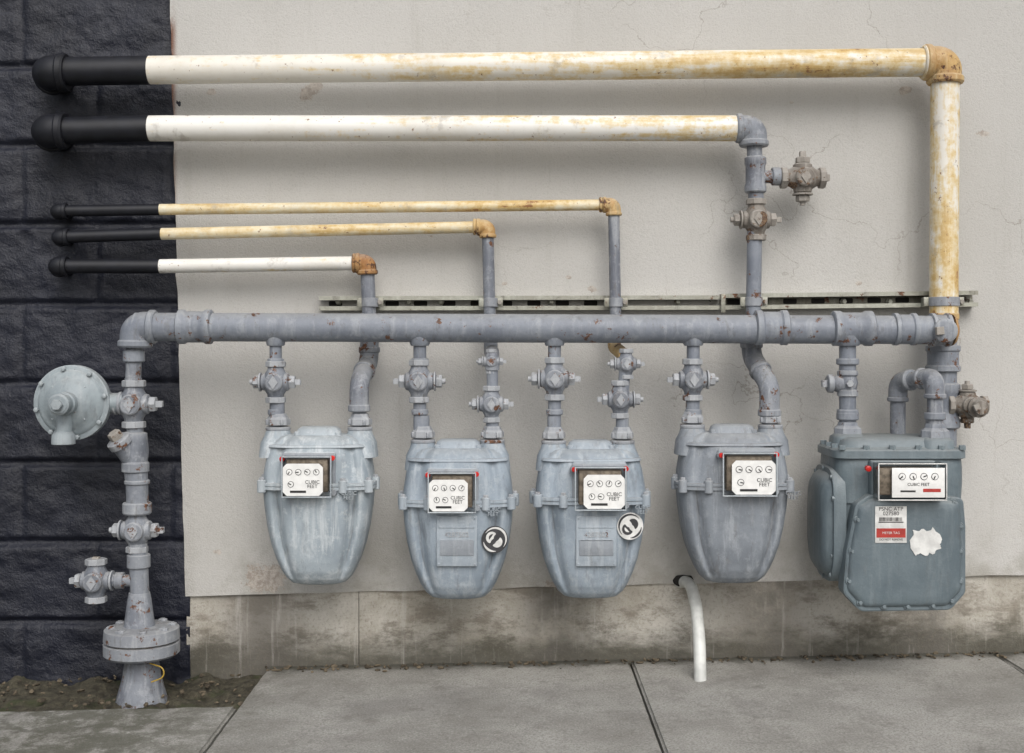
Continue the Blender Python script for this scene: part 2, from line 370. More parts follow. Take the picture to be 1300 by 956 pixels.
box('kerb',Vector((0,-2.075,-.16)),(12,.14,.26),'pave',.012)
# ---------------- strut channel ----------------
group('strut_channel',S(820,385,-.03))
def channel(pxa,pxb,pya,pyb,h,y0,dep):
    a=S(pxa,pya,y0-dep); b2=S(pxb,pyb,y0-dep); hh=h/2; t=.003; lip=.011
    prof=[(y0,-hh),(y0-dep,-hh),(y0-dep,-hh+lip),(y0-dep+t*2,-hh+lip),(y0-dep+t*2,-hh+lip-t),(y0-dep+t,-hh+lip-t),(y0-dep+t,-hh+t),(y0-t,-hh+t)]
    prof=prof+[(p[0],-p[1]) for p in prof[::-1]]
    bm=bmesh.new(); rings(bm,[[Vector((q.x,p[0],q.z+p[1])) for p in prof] for q in (a,b2)]); finish('channel',bm,'steel',20)
    L=b2.x-a.x; n=int(L/.075)
    for i in range(n):
        xx=a.x+(i+.5)*L/n; zz=a.z+(b2.z-a.z)*(i+.5)/n
        stack('slot',[(xx-.018,zz-.007),(xx+.018,zz-.007),(xx+.018,zz+.007),(xx-.018,zz+.007)],[(y0-t-.0002,0),(y0-t-.0012,0)],'dark',.006)
channel(405,915,385,384,.038,.004,.045); channel(917,1242,383,379,.042,.0,.045)
box('anchor_plate',S(918,385,-.05),(.012,.008,.05),'steel',.001)
for px in(1070,1128,1230,560,700,860,430,520): lathe('bolt',S(px,383,-.004),-Y,[(0,.009),(.006,.009),(.007,.006),(.018,.006)],'steel',6)
def strap(px,py,y,r):
    c=S(px,py,y); lathe('pipe_strap',c-Z*.012,Z,[(0,r+.001),(0.001,r+.0035),(.023,r+.0035),(.024,r+.001)],'pipe2')
    for s in(-1,1): box('strap_ear',c+Vector((s*(r+.008),.0,0)),(.016,.006,.024),'steel',.001)
    for s in(-1,1): box('strap_leg',c+Vector((s*(r+.002),(-.045-y)/2,0)),(.004,abs(-.045-y)+.004,.024),'steel',.001)
    lathe('strap_bolt',c+Vector((r+.008,.0,0)),-Y,[(0,.006),(.012,.006)],'brown',6)

# ---------------- upper pipes ----------------
def house_end(px,py,y,r,w):
    c=S(px,py,y); elbow(c+X,c,c+Y,r*1.22,w,'black'); pipe('wall_stub',c+Y*w*.8,Vector((c.x,.05,c.z)),r,'black')
rB=.0365
group('gas_pipe',S(640,84,YB))
c0=S(66,91,YB); cp=S(190,89,YB); ce=S(1200,79,YB); cb=S(1197,600,YB)
house_end(60,92,YB,rB,.045)
pipe('black_section',c0,cp,rB+.0006,'black'); pipe('white_section',cp,ce,rB,'yel')
elbow(cp,ce,cb,rB*1.14,.050,'rust')
collar(S(1173,79,YB),X,rB*1.2,.012,'yelv')
pipe('riser',ce,S(1198,408,YB),rB,'yelv'); collar(S(1198,402,YB),Z,rB*1.06,.02,'rust')
pipe('riser_low',S(1198,406,YB),S(1197,640,YB),rB*.92,'pipe')
fit('coupling',S(1197,455,YB),Z,rB*1.12,.07,'pipe'); fit('tee',S(1197,515,YB),Z,rB*1.1,.12,'pipe')
strap(1198,383,YB,rB)
pipe('branch',S(1197,515,YB),S(1213,515,YB-.03),.02,'brown')
rC=.0335
group('gas_pipe',S(560,164,YB))
c0=S(66,166,YB); cp=S(190,163,YB); ce=S(957,163,YB); cb=S(957,600,YB)
house_end(58,166,YB,rC*1.05,.046)
pipe('black_section',c0,cp,rC+.0006,'black'); pipe('white_section',cp,S(940,163,YB),rC,'yel2')
elbow(cp,ce,cb,.034,.042,'pipe2')
pipe('drop_upper',ce,S(960,262,YB),.020,'pipe2'); fit('tee',S(959,222,YB),Z,.026,.095,'pipe2')
pipe('tee_branch',S(959,224,YB),S(1000,225,YB),.017,'pipe2'); collar(S(985,224,YB),X,.024,.022,'pipe2')
pipe('drop_lower',S(958,290,YB),S(956,430,YB),.0195,'pipe'); strap(957,383,YB,.0195)
def offset(xa,ya,xb,yb,y0,r,rf,mat,end):
    a=S(xa,425,y0); b1=S(xa,ya,y0); b2=S(xb,yb,YM); e=S(xb,end,YM)
    tube('offset_bend',[S(xa,min(ya-12,430),y0),b1,b2,S(xb,yb+34,YM)],rf,mat,.045)
    pipe('rear_drop',a,b1,r,mat); pipe('front_drop',b2,e,r,mat)
    collar(S(xa,ya-14,y0),Z,rf*1.15,.016,mat); collar(S(xb,yb+34,YM),Z,rf*1.15,.018,mat)
    collar((b1+b2)/2,b2-b1,rf*1.14,.014,mat)
offset(954,452,977,490,YB,.020,.0255,'pipe2',545)
def small(px_l,py_l,px_b,py_b,px_e,py_e,pxv,r,mat,fitmat,rv,vend):
    group('gas_pipe',S((px_l+px_e)/2,py_b,YS))
    c0=S(px_l+14,py_l,YS); cp=S(px_b,py_b,YS); ce=S(px_e,py_e,YS); cb=S(pxv,vend,YS)
    house_end(px_l+10,py_l,YS,r*1.1,.024)
    pipe('black_section',c0,cp,r+.0006,'black'); pipe('painted_section',cp,ce,r,mat)
    elbow(cp,ce,cb,r*1.3,.026,fitmat); collar(ce-X*.034,X,r*1.4,.008,fitmat)
    pipe('drop',ce,cb,rv,'pipe2'); strap(pxv,384,YS,rv)
small(62,268,203,266,779,260,782,.0145,'yel3','rust',.0150,432)
tube('stained_bend',[S(781,425,YS),S(779,440,YS),S(794,452,YM)],.017,'rust',.03)
pipe('front_drop',S(794,450,YM),S(789,545,YM),.0145,'pipe')
small(64,301,205,297,619,288,623,.0155,'yel3','rust',.0155,450)
tube('front_bend',[S(623,430,YS),S(623,447,YS),S(625,447,YM),S(625,470,YM)],.018,'pipe2',.02)
pipe('front_drop',S(625,450,YM),S(625,545,YM),.0145,'pipe')
small(62,338,203,338,466,334,470,.0185,'yel2','rust2',.0185,430)
offset(469,458,456,484,YS,.017,.0245,'pipe2',545)

# ---------------- manifold ----------------
rM=.0362
group('gas_manifold_pipe',S(680,416,YM))
ml=S(172,415,YM); me_=S(1200,419,YM)
pipe('header',ml,me_,rM,'pipe')
elbow(me_,ml,S(168,700,YM),rM*1.06,.046,'pipe')
fit('coupling',S(248,415,YM),X,rM*1.12,.088,'pipe')
fit('coupling',S(979,416,YM),X,rM*1.14,.085,'pipe')
fit('tee_header',S(1082,417,YM),X,rM*1.14,.105,'pipe')
fit('coupling',S(1148,418,YM),X,rM*1.05,.06,'pipe')
fit('end_elbow_band',S(1193,419,YM),X,rM*1.1,.05,'pipe2')
lathe('end_boss',S(1193,420,YM),-Y,[(0,.03),(.045,.03),(.048,.027),(.05,.02)],'pipe2')
lathe('end_cap',S(1208,419,YM),X,[(0,rM*1.1),(.006,rM*1.0),(.013,rM*.6),(.015,.01)],'rust2')
nut('end_plug',S(1193,420,YM-.056),Y,.014,.014,'brown',4,.7)
for px,r in((350,.0155),(533,.0165),(704,.0165),(880,.0165),(1076,.021)):
    pipe('drop_nipple',S(px,417,YM),S(px,560,YM),r,'pipe')
    lathe('outlet_boss',S(px,426,YM),-Z,[(0,r*1.75),(.012,r*1.6),(.022,r*1.5),(.026,r*1.35)],'pipe')
    collar(S(px,459,YM),Z,r*1.35,.016,'pipe')
    collar(S(px,523,YM),Z,r*1.3,.014,'pipe')
pipe('riser_a',ml,S(169,480,YM),.0195,'pipe2')
collar(S(170,452,YM),Z,.027,.03,'pipe')

# ---------------- valves ----------------
def valve(px,py,y,s,mat,axis='z',flip=1,front=True):
    c=S(px,py,y); g=group('gas_valve',c); q=k*s
    A=Z if axis=='z' else X; B=X*flip if axis=='z' else (Z*flip)
    lathe('barrel',c-A*22*q,A,[(0,9*q),(7*q,10*q),(11*q,12.5*q),(17*q,14.6*q),(22*q,15.2*q),(27*q,14.6*q),(33*q,12.5*q),(37*q,10*q),(44*q,9*q)],mat)
    for s_ in(-1,1): lathe('end_hex',c+A*s_*18*q,A*s_,[(0,11.2*q),(.8*q,12.4*q),(6.5*q,12.4*q),(7.3*q,11*q)],mat,8,.39,20)
    lathe('plug_body',c-B*17*q,B,[(0,8.5*q),(1.2*q,10*q),(8*q,11*q),(17*q,12.5*q),(26*q,11.5*q),(32*q,10.5*q),(33.5*q,8.5*q)],mat)
    nut('packing_nut',c+B*20*q,B,8.5*q,7*q,mat,6); lathe('stem',c+B*23*q,B,[(0,4.6*q),(6.5*q,4.6*q),(7.3*q,3.8*q)],mat,4,.78)
    nut('tail_washer',c-B*18.5*q,B,11.5*q,2.4*q,mat,20); nut('tail_nut',c-B*23.5*q,B,7.8*q,7*q,mat,6,.3); lathe('tail_thread',c-B*26*q,-B,[(0,3.4*q),(5*q,3.2*q)],mat,12)
    if front:
        lathe('front_boss',c-Y*9*q,-Y,[(0,11*q),(6.5*q,10.6*q),(7.6*q,9.2*q)],mat)
        bm=bmesh.new(); pts=[(0,8),(5.6,0),(0,-8),(-5.6,0)]
        rings(bm,[[c+Vector((a*q,-y_*q,b*q)) for a,b in pts] for y_ in(16,18)]); finish('cast_diamond',bm,mat,10)
    return g
valve(350,485,YM,1.05,'valve',flip=1); valve(532,484,YM,1.08,'valve',flip=-1); valve(704,481,YM,1.08,'valve'); valve(879,482,YM,1.05,'valve',flip=-1)
valve(624,459,YM,.62,'valve'); valve(624,513,YM,.92,'valve'); valve(795,462,YM,.76,'valve'); valve(787,507,YM,.95,'valve',flip=-1)
valve(960,279,YB,1.08,'brown'); valve(1019,226,YB,1.15,'brown',axis='x',flip=1)
nut('cap',S(1048,226,YB),X,.012,.02,'brown',4,.78)
g=valve(1228,514,YB-.03,1.0,'brown',axis='x',flip=-1); lathe('face_cap',S(1240,517,YB-.06),-Y,[(0,.026),(.014,.026),(.018,.020),(.03,.017)],'brown'); nut('face_nut',S(1240,517,YB-.094),Y,.011,.012,'brown',4,.4)
c=S(1076,487,YM); group('gas_valve',c)
lathe('barrel',c-Z*.034,Z,[(0,.02),(.003,.026),(.016,.026),(.02,.022),(.036,.026),(.052,.022),(.056,.026),(.066,.026),(.068,.02)],'valve')
lathe('side_cap',c,-X,[(0,.022),(.03,.021),(.036,.018),(.038,.024),(.05,.023),(.053,.018)],'valve'); nut('square_head',c-X*.058,X,.012,.014,'valve',4,.78)
lathe('bolt_head',S(1078,487,YM-.02),-Y,[(0,.01),(.012,.009)],'valve',6)
valve(170,513,YM,1.2,'valve')
valve(174,673,YM,1.12,'valve'); valve(122,737,YM,1.1,'valve',axis='z',flip=-1)
nut('branch_cap',S(122,712,YM),Z,.012,.02,'brown',4,.78)

group('gas_service_riser',S(176,680,YM))
pipe('riser_top',S(169,480,YM),S(172,560,YM),.021,'pipe2')
lathe('strainer_body',S(172,548,YM),-Z,[(0,.02),(.004,.029),(.022,.03),(.05,.033),(.075,.030),(.08,.034),(.1,.034),(.104,.028),(.12,.026)],'valve')
p=S(170,585,YM); q=S(150,558,YM-.03); lathe('strainer_leg',p,q-p,[(0,.026),((q-p).length*.75,.026),((q-p).length*.78,.031),((q-p).length,.031),((q-p).length+.004,.024)],'valve')
nut('strainer_plug',q+(q-p).normalized()*.012,q-p,.017,.022,'brown',6)
pipe('riser_mid',S(173,590,YM),S(175,650,YM),.0275,'pipe2'); collar(S(174,645,YM),Z,.036,.03,'pipe2'); collar(S(174,612,YM),Z,.0315,.012,'pipe2')
pipe('riser_low',S(175,690,YM),S(178,770,YM),.0235,'pipe2'); collar(S(176,712,YM),Z,.029,.035,'pipe2')
pipe('test_branch',S(176,737,YM),S(128,737,YM),.015,'pipe2'); collar(S(152,737,YM),X,.021,.022,'pipe2')
lathe('cone',S(177,752,YM),-Z,[(0,.026),(.02,.030),(.06,.035),(.09,.040),(.098,.05)],'pipe2')
lathe('flange_top',S(180,794,YM),-Z,[(0,.06),(.004,.085),(.007,.092),(.034,.094),(.036,.090)],'pipe2',48)
lathe('gasket',S(180,812,YM),-Z,[(0,.082),(.004,.082)],'brown',48)
lathe('flange_bottom',S(180,814,YM),-Z,[(0,.090),(.002,.094),(.028,.094),(.034,.088),(.038,.05),(.05,.042),(.09,.048),(.19,.075)],'pipe2',48)
for i in range(8):
    a=i*math.pi/4+.3; c=S(180,805,YM)+Vector((math.cos(a)*.074,math.sin(a)*.074,0))
    lathe('flange_bolt',c-Z*.05,Z,[(0,.006),(.076,.006)],'pipe2',10); nut('flange_nut',c+Z*.019,Z,.012,.010,'pipe2'); nut('flange_nut',c-Z*.040,Z,.012,.012,'brown')
tube('gas_tracer_wire',[S(190,842,YM-.05),S(208,848,YM-.06),S(208,860,YM-.06),S(192,866,YM-.06)],.0018,plain('yellow_wire',(.45,.30,.05)),.015,10)

c=S(93,511,YM-.02); group('pressure_regulator',c)
lathe('back_case',c+Y*.035,-Y,[(0,.03),(.004,.05),(.018,.075),(.026,.088)],'reg',64)
lathe('rim',c+Y*.010,-Y,[(0,.09),(.001,.0945),(.012,.0945),(.013,.092),(.0135,.092),(.014,.0945),(.024,.0945),(.026,.090)],'reg',64)
lathe('front_case',c-Y*.014,-Y,[(0,.084),(.004,.082),(.009,.074),(.011,.066),(.020,.058),(.027,.045),(.031,.034),(.035,.028)],'reg',64)
lathe('spring_tower',c-Y*.04,-Y,[(0,.030),(.025,.028),(.028,.024),(.05,.0235),(.051,.026),(.062,.026),(.066,.021)],'reg',40)
nut('tower_cap',c-Y*.112,Y,.014,.014,'reg',6)
for i in range(8):
    a=i*math.pi/4+.2; p=c+Vector((math.cos(a)*.087,-.02,math.sin(a)*.087)); lathe('rim_bolt',p,-Y,[(0,.0065),(.006,.006),(.007,.004)],'reg',6)
for i in range(4):
    a=i*math.pi/2+.78; p=c+Vector((math.cos(a)*.042,-.03,math.sin(a)*.042)); box('rib',p,(.034,.012,.006),'reg',.002,Matrix.Rotation(-a,3,'Y'))
v=c+Vector((-.012,-.035,-.075)); lathe('vent_arm',c+Vector((-.004,-.035,-.02)),v-(c+Vector((-.004,-.035,-.02))),[(0,.02),(.05,.02),(.062,.027)],'reg')
lathe('vent_mouth',v+Z*.004,-Z,[(0,.022),(.008,.028),(.03,.029),(.032,.024)],'reg')
pipe('outlet_body',c+Vector((.06,.01,0)),S(172,512,YM),.024,'reg'); fit('outlet_union',S(146,512,YM),X,.027,.04,'valve')

# ---------------- diaphragm meters ----------------
def ring_dial(c,r):
    lathe('dial_ring',c,-Y,[(0,r),(.0007,r)],'ink',20); lathe('dial_face',c-Y*.0006,-Y,[(0,r*.84),(.0006,r*.84)],'white',20)
    a=random.random()*6.28; box('pointer',c-Y*.0018+Vector((math.cos(a),0,math.sin(a)))*r*.3,(r*.95,.0006,r*.3),'ink',0,Matrix.Rotation(-a,3,'Y'))
def open_cover(cx,yb,yfr,cz,w,h):
    bm=bmesh.new(); P=[(cx-w/2,cz-h/2),(cx+w/2,cz-h/2),(cx+w/2,cz+h/2),(cx-w/2,cz+h/2)]
    rings(bm,[[Vector((a,yb,b_)) for a,b_ in P],[Vector((a,yfr,b_)) for a,b_ in P]],cap=False); return finish('clear_cover',bm,'glass',20)
def index(cx,cz,yf,w,h,dep,side,rows=1):
    box('index_base',Vector((cx,yf+.004,cz)),(w+.014,.022,h+.012),'meterC',.004)
    box('index_mechanism',Vector((cx,yf-dep*.42,cz+.002)),(w*.86,dep*.74,h*.82),'brass',.003)
    for gx in(.30,-.1): lathe('index_gear',Vector((cx-side*w*gx,yf-dep*.6,cz+h*.34)),X,[(0,.008),(.004,.008)],'brass',14)
    x0=cx+side*w*.075; z0=cz-h*.07; pw=w*.82; ph=h*.80; py=yf-dep*.97; cc=.12*ph
    o=[(x0-pw/2+cc,z0-ph/2),(x0+pw/2-cc,z0-ph/2),(x0+pw/2,z0-ph/2+cc),(x0+pw/2,z0+ph/2-cc),(x0+pw/2-cc,z0+ph/2),(x0-pw/2+cc,z0+ph/2),(x0-pw/2,z0+ph/2-cc),(x0-pw/2,z0-ph/2+cc)]
    stack('dial_plate',o,[(py+.003,0),(py,0)],'white',.001)
    for i in range(4): ring_dial(Vector((x0+(i-1.5)*pw*.225,py-.0002,z0+ph*.24)),pw*.078)
    for i in range(2 if rows>1 else 1): ring_dial(Vector((x0-pw*.30+i*pw*.22,py-.0002,z0-ph*.14)),pw*.078)
    text('index_lettering','CUBIC\nFEET',Vector((x0+pw*.24,py-.0008,z0-ph*.14)),ph*.155,'ink',.0001)
    box('index_tag',Vector((x0-pw*.12,py-.0004,z0-ph*.37)),(pw*.4,.0006,ph*.07),'ink',0)
    t=.0028
    for s in(-1,1):
        box('cover_edge',Vector((cx,yf-dep,cz+s*h/2)),(w+t,t*2,t),'meterA',.0006)
        box('cover_side',Vector((cx+s*w/2,yf-dep,cz)),(t,t*2,h-t),'meterA',.0006)
    open_cover(cx,yf,yf-dep,cz,w,h)
    for s in(-1,1):
        lathe('cover_screw_lug',Vector((cx+s*(w/2+.004),yf-.001,cz+s*-h*.42)),-Y,[(0,.008),(dep*.5,.0065)],'meterC',16)
    lathe('red_seal',Vector((cx+w/2+.002,yf-dep*.55,cz+h/2-.004)),-Y,[(0,.0062),(.010,.0062),(.011,.005)],'red',20)
    lathe('red_seal',Vector((cx-w/2-.002,yf-dep*.55,cz+h/2-.006)),-Y,[(0,.0062),(.010,.0062),(.011,.005)],'red',20)
def meter(cx_px,ftop,fl,fbot,mat,inx,outx,ix,iz,iw,ih,side,badge,rows,wsc=1.0):
    yc=YM; kk=K(yc); c=S(cx_px,fl,yc); group('gas_meter',c)
    cx=c.x; z0=c.z; up=(fl-ftop)*kk; dn=(fbot-fl)*kk; w=kk*wsc
    L=[(0,71,43,4.2),(.05,70,43,4.2),(.22,68.5,43,3.8),(.42,65,42,3.6),(.60,60,41,3.4),(.74,54,39,3.2),(.85,48,36,3.),(.93,42,31,2.9),(.98,35,25,2.8),(1.0,27,17,2.6)]
    secs=[]
    for i,(t,hw,hd,n) in enumerate(L):
        secs.append(((cx,yc,z0-t*dn),hw*w,hd*kk,n,(7*kk)*max(0,1-t**3)*min(1,t*12)))
    fine=[]
    for a,b2 in zip(secs,secs[1:]):
        for s in(0,.25,.5,.75): fine.append((tuple(a[0][i]*(1-s)+b2[0][i]*s for i in range(3)),)+tuple(a[j]*(1-s)+b2[j]*s for j in range(1,5)))
    fine.append(secs[-1]); loft('lower_case',fine,mat,60)
    U=[(0,70,43,4.5),(.25,69,42,4.5),(.55,66,41,4.),(.78,62,38,3.6),(.90,57,34,3.2),(.97,51,29,3.),(1.,44,24,2.8)]
    loft('upper_case',[((cx,yc,z0+t*up*.97),hw*w,hd*kk,n,(3.5*kk)*min(1,t*5)) for t,hw,hd,n in U],mat,60)
    loft('flange',[((cx,yc,z0-4.5*kk),72*w,45*kk,4.2),((cx,yc,z0-4*kk),74.5*w,47*kk,4.2),((cx,yc,z0-.6*kk),74.5*w,47*kk,4.2),((cx,yc,z0),73*w,45.5*kk,4.2),((cx,yc,z0+.6*kk),74.5*w,47*kk,4.2),((cx,yc,z0+4*kk),74.5*w,47*kk,4.2),((cx,yc,z0+4.5*kk),72*w,45*kk,4.2)],mat,30)
    for s,yy in[(a,b_) for a in(-.94,-.5,0,.5,.94) for b_ in(-1,)]+[(-1,0),(1,0)]:
        p=Vector((cx+s*72*w,yc+yy*(44 if abs(s)<.9 else 37)*kk,z0)); lathe('flange_lug',p-Z*8*kk,Z,[(0,4.5*kk),(1*kk,5.6*kk),(15*kk,5.6*kk),(16*kk,4.5*kk)],mat,16); nut('flange_screw',p+Z*9*kk,Z,3.4*kk,4*kk,'valve')
    loft('top_hump',[((cx,yc-.01,z0+up*.93),30*w,20*kk,3),((cx,yc-.01,z0+up+5*kk),27*w,17*kk,3),((cx,yc-.01,z0+up+8*kk),22*w,13*kk,3)],mat,50)
    loft('upper_moulding',[((cx,yc,z0+up*.74),63.5*w,39.6*kk,3.8),((cx,yc,z0+up*.75),64.5*w,41*kk,3.8),((cx,yc,z0+up*.79),63.5*w,40*kk,3.7),((cx,yc,z0+up*.80),61.5*w,37.6*kk,3.6)],mat,30)
    for s in(-1,1): lathe('top_screw',Vector((cx+s*26*w,yc-.035,z0+up*.9)),Z,[(0,4*kk),(8*kk,4*kk),(9*kk,3*kk)],mat,12)
    ztop=z0+up
    for px in(inx,outx):
        p=S(px,fl,yc); p.z=ztop
        loft('neck_shoulder',[((p.x,yc,ztop-30*kk),23*kk,30*kk,2.6),((p.x,yc,ztop-12*kk),21*kk,25*kk,2.5),((p.x,yc,ztop-4*kk),17*kk,19*kk,2.2),((p.x,yc,ztop+3*kk),15*kk,15*kk,2)],mat,60)
        collar(p+Z*5*kk,Z,.0315,.010,'valve','swivel_ring')
        lathe('swivel_nut',p+Z*9*kk,Z,[(0,.025),(.002,.0290),(.016,.0285),(.024,.023),(.03,.021)],'valve',8,.2,20)
        for a in range(4):
            d=Vector((math.cos(a*1.57+.5),math.sin(a*1.57+.5),0)); box('nut_lug',p+Z*(9*kk+.009)+d*.028,(.008,.008,.014),'valve',.0015,Matrix.Rotation(a*1.57+.5,3,'Z'))
        pipe('swivel_stub',p+Z*.03,p+Z*.075,.0165,'pipe')
    yf=yc-41*kk; q=S(ix,iz,yf-.03)
    index(q.x,q.z,yf,iw*K(yf-.04),ih*K(yf-.04),.042,side,rows)
    box('index_mount',Vector((q.x,yf+.012,q.z)),(iw*kk*1.05,.03,ih*kk*1.15),mat,.006)
    yb=yc-47*kk
    if badge:
        b0=S(badge[0],badge[1],yb)
        box('badge_plate',Vector((b0.x,yb+.004,b0.z)),(50*kk,.012,62*kk),mat,.0015)
        box('badge_panel',Vector((b0.x,yb-.0015,b0.z-8*kk)),(42*kk,.004,20*kk),'meterC',.0012)
        text('serial',badge[2],Vector((b0.x,yb-.0030,b0.z+8*kk)),.017,'valve',.0010)
        box('badge_rule',Vector((b0.x,yb-.0025,b0.z+17*kk)),(44*kk,.002,1.5*kk),mat,.0004); box('badge_rule',Vector((b0.x,yb-.0025,b0.z-1*kk+.004)),(44*kk,.002,1.5*kk),mat,.0004)
        for sx in(-1,1):
            for sz in(-1,1): lathe('rivet',Vector((b0.x+sx*22*kk,yb-.001,b0.z+sz*28*kk)),-Y,[(0,.003),(.002,.0025),(.0025,.001)],mat,12)
    text('cast_letters','CUBIC\nFEET',S(ix+iw*.5+22,fl+16,yc-47*kk),.013,mat,.0035)
    return cx,z0,kk
meter(406,549,613,739,'meterA',353,457,390,605,62,51,-1,None,1,.98)
meter(582,565,634,757,'meterB',537,625,574,625,60,50,-1,(580,687,'4287502'),2,.99)
meter(749,566,631,756,'meterB',703,790,762,620,64,54,1,(757,687,'4287502'),2,.99)
meter(928,546,613,737,'meterC',879,978,951,602,68,54,1,None,1,.98)

def sticker(px,py,y,tilt,phase,inv):
    c=S(px,py,y); group('round_sticker',c); A_,B_=('fade','sticker') if not inv else ('sticker','fade')
    R=Matrix.Rotation(tilt,3,'Z'); n=R@Vector((0,-1,0)); u=R@X
    def sector(name,a0,a1,r0,r1,lift,mat):
        bm=bmesh.new(); N_=20; rs=[]
        for i in range(N_+1):
            tt=i/N_; a=a0+(a1-a0)*tt+phase; w_=math.sin(math.pi*(tt*.9+.05))
            rm=(r0+r1)/2; h_=(r1-r0)/2*w_
            p0=c+n*lift+R@Vector((math.cos(a)*(rm-h_),0,math.sin(a)*(rm-h_))); p1=c+n*lift+R@Vector((math.cos(a)*(rm+h_),0,math.sin(a)*(rm+h_))); rs.append((bm.verts.new(p0),bm.verts.new(p1)))
        for a,b_ in zip(rs,rs[1:]): bm.faces.new((a[0],a[1],b_[1],b_[0]))
        finish(name,bm,mat)
    lathe('disc',c,n,[(0,.0335),(.0006,.0335)],A_,48)
    sector('rim_arc',.2,3.4,.026,.0315,.0012,B_); sector('rim_arc',4.2,5.7,.026,.0315,.0012,B_)
    sector('swirl',-1.0,1.2,.006,.022,.0012,B_); sector('swirl',2.3,4.6,.004,.024,.0012,B_)
    sector('swirl_gap',2.8,4.0,.011,.017,.0016,A_)
sticker(628,685,YM-.083,.25,-.9,False); sticker(800,668,YM-.085,.2,.5,True)

# ---------------- large meter ----------------
mt='meterD'; cg=S(1140,600,-.2); group('gas_meter',cg)
yf=-.30; kf=K(yf)
cx=(1146-650)*kf; hw=83*kf
zt=S(0,556,yf).z; zb=S(0,634,yf).z
yc=-.195; hd=.105
loft('upper_case',[((cx,yc,zb-.01),hw*.98,hd,6),((cx,yc,zb+.035),hw,hd,6),((cx,yc,zt-.075),hw*1.0,hd,6),((cx,yc,zt-.045),hw*.985,hd*.97,6),((cx,yc,zt-.03),hw*.93,hd*.90,5),((cx,yc,zt-.02),hw*.8,hd*.8,4)],mt,45)
loft('top_flange',[((cx,yc,zt-.052),hw*1.0,hd*1.02,7),((cx,yc,zt-.050),hw*1.03,hd*1.06,7),((cx,yc,zt-.032),hw*1.03,hd*1.06,7),((cx,yc,zt-.028),hw*1.0,hd*1.02,7)],mt,30)
for s in(-.92,-.55,-.15,.25,.6,.92): nut('top_bolt',Vector((cx+s*hw,yc-hd*.96,zt-.024)),Z,.0085,.012,mt)
for s in(-.5,0,.5): nut('top_bolt',Vector((cx-hw*.96,yc-hd*s,zt-.024)),Z,.0085,.012,mt)
loft('top_dome',[((cx,yc,zt-.03),hw*.88,hd*.85,5),((cx,yc,zt-.010),hw*.84,hd*.8,5),((cx,yc,zt-.002),hw*.74,hd*.68,4)],mt,60)
loft('spout_block',[((S(1076,0,YM).x,YM,zt-.04),.044,.05,3),((S(1076,0,YM).x,YM,zt-.006),.042,.046,3),((S(1076,0,YM).x,YM,zt+.004),.033,.035,2)],mt,60)
z1=S(0,740,yf).z
loft('middle_case',[((cx-.004,yc,zb),hw*.99,hd*.96,5),((cx-.01,yc,zb-.03),hw*1.0,hd*.95,4),((cx-.012,yc,zb-.10),hw*1.0,hd*.95,3.6),((cx-.01,yc,z1+.05),hw*.96,hd*.92,3.4),((cx-.005,yc,z1+.015),hw*.88,hd*.85,3.2),((cx,yc,z1-.005),hw*.7,hd*.75,3)],mt,60)
bm=bmesh.new(); rs=[]
zc=S(0,662,yc).z; xl=cx-hw*.99
for t,s in((-.02,1.0),(.006,1.0),(.010,.985),(.0105,.90),(.022,.85),(.032,.74),(.036,.6)):
    r_=[]
    for i in range(64):
        a=2*math.pi*i/64; ca,sa=math.cos(a),math.sin(a)
        r_.append(Vector((xl-t,yc-.004+hd*.98*s*math.copysign(abs(ca)**.45,ca)*(1 if sa>-.3 else 1-.18*(-sa-.3)),zc+.143*s*math.copysign(abs(sa)**.55,sa))))
    rs.append(r_)
rings(bm,rs); finish('side_pan',bm,mt,40)
for i in range(10):
    a=2*math.pi*(i+.5)/10; ca,sa=math.cos(a),math.sin(a); p=Vector((xl-.010,yc-.004+hd*.93*math.copysign(abs(ca)**.45,ca)*(1 if sa>-.3 else .9),zc+.136*math.copysign(abs(sa)**.55,sa))); nut('pan_bolt',p,X,.006,.008,mt)
def O(pts,y): return [(S(a,b_,y).x,S(a,b_,y).z) for a,b_ in pts]
out=[(1103,628),(1196,630),(1222,632),(1225,668),(1225,752),(1206,774),(1092,776),(1070,752),(1074,700),(1086,640)]
stack('front_flange',O(out,-.325),[(-.27,.012),(-.28,.0),(-.315,.0),(-.3155,.0015),(-.317,.0015),(-.3175,0),(-.328,.0),(-.330,.003)],mt,.022,25)
stack('front_cover',O(out,-.33),[(-.325,.009),(-.332,.010),(-.338,.015),(-.341,.022),(-.342,.04)],mt,.022,60)
for i,(a,b_) in enumerate([(1089,660),(1082,700),(1078,738),(1092,765),(1122,770),(1152,770),(1184,769),(1208,763),(1219,738),(1219,700),(1219,668),(1210,638)]):
    p=S(a,b_,-.332); lathe('cover_lug',p+Y*.02,-Y,[(0,.0095),(.019,.0095),(.021,.008)],mt,20); lathe('cover_bolt',p,-Y,[(0,.0055),(.006,.005),(.007,.004)],mt,6)
q=S(1156,611,-.36); wx=86*K(-.37); hx=46*K(-.37)
box('index_mount',Vector((q.x-.005,-.31,q.z)),(wx*.98,.04,hx*1.05),mt,.006)
box('index_mechanism',Vector((q.x-.01,-.345,q.z)),(wx*.86,.035,hx*.76),'brass',.003)
box('dial_plate',Vector((q.x+.014,-.3735,q.z-.002)),(wx*.78,.003,hx*.82),'white',.001)
xp=q.x+.014; yp=-.3752
for i in range(4): ring_dial(Vector((xp+(i-1.5)*.026,yp,q.z+.013)),.0085)
text('index_lettering','CUBIC FEET',Vector((xp,yp-.0005,q.z-.006)),.010,'ink',.0001)
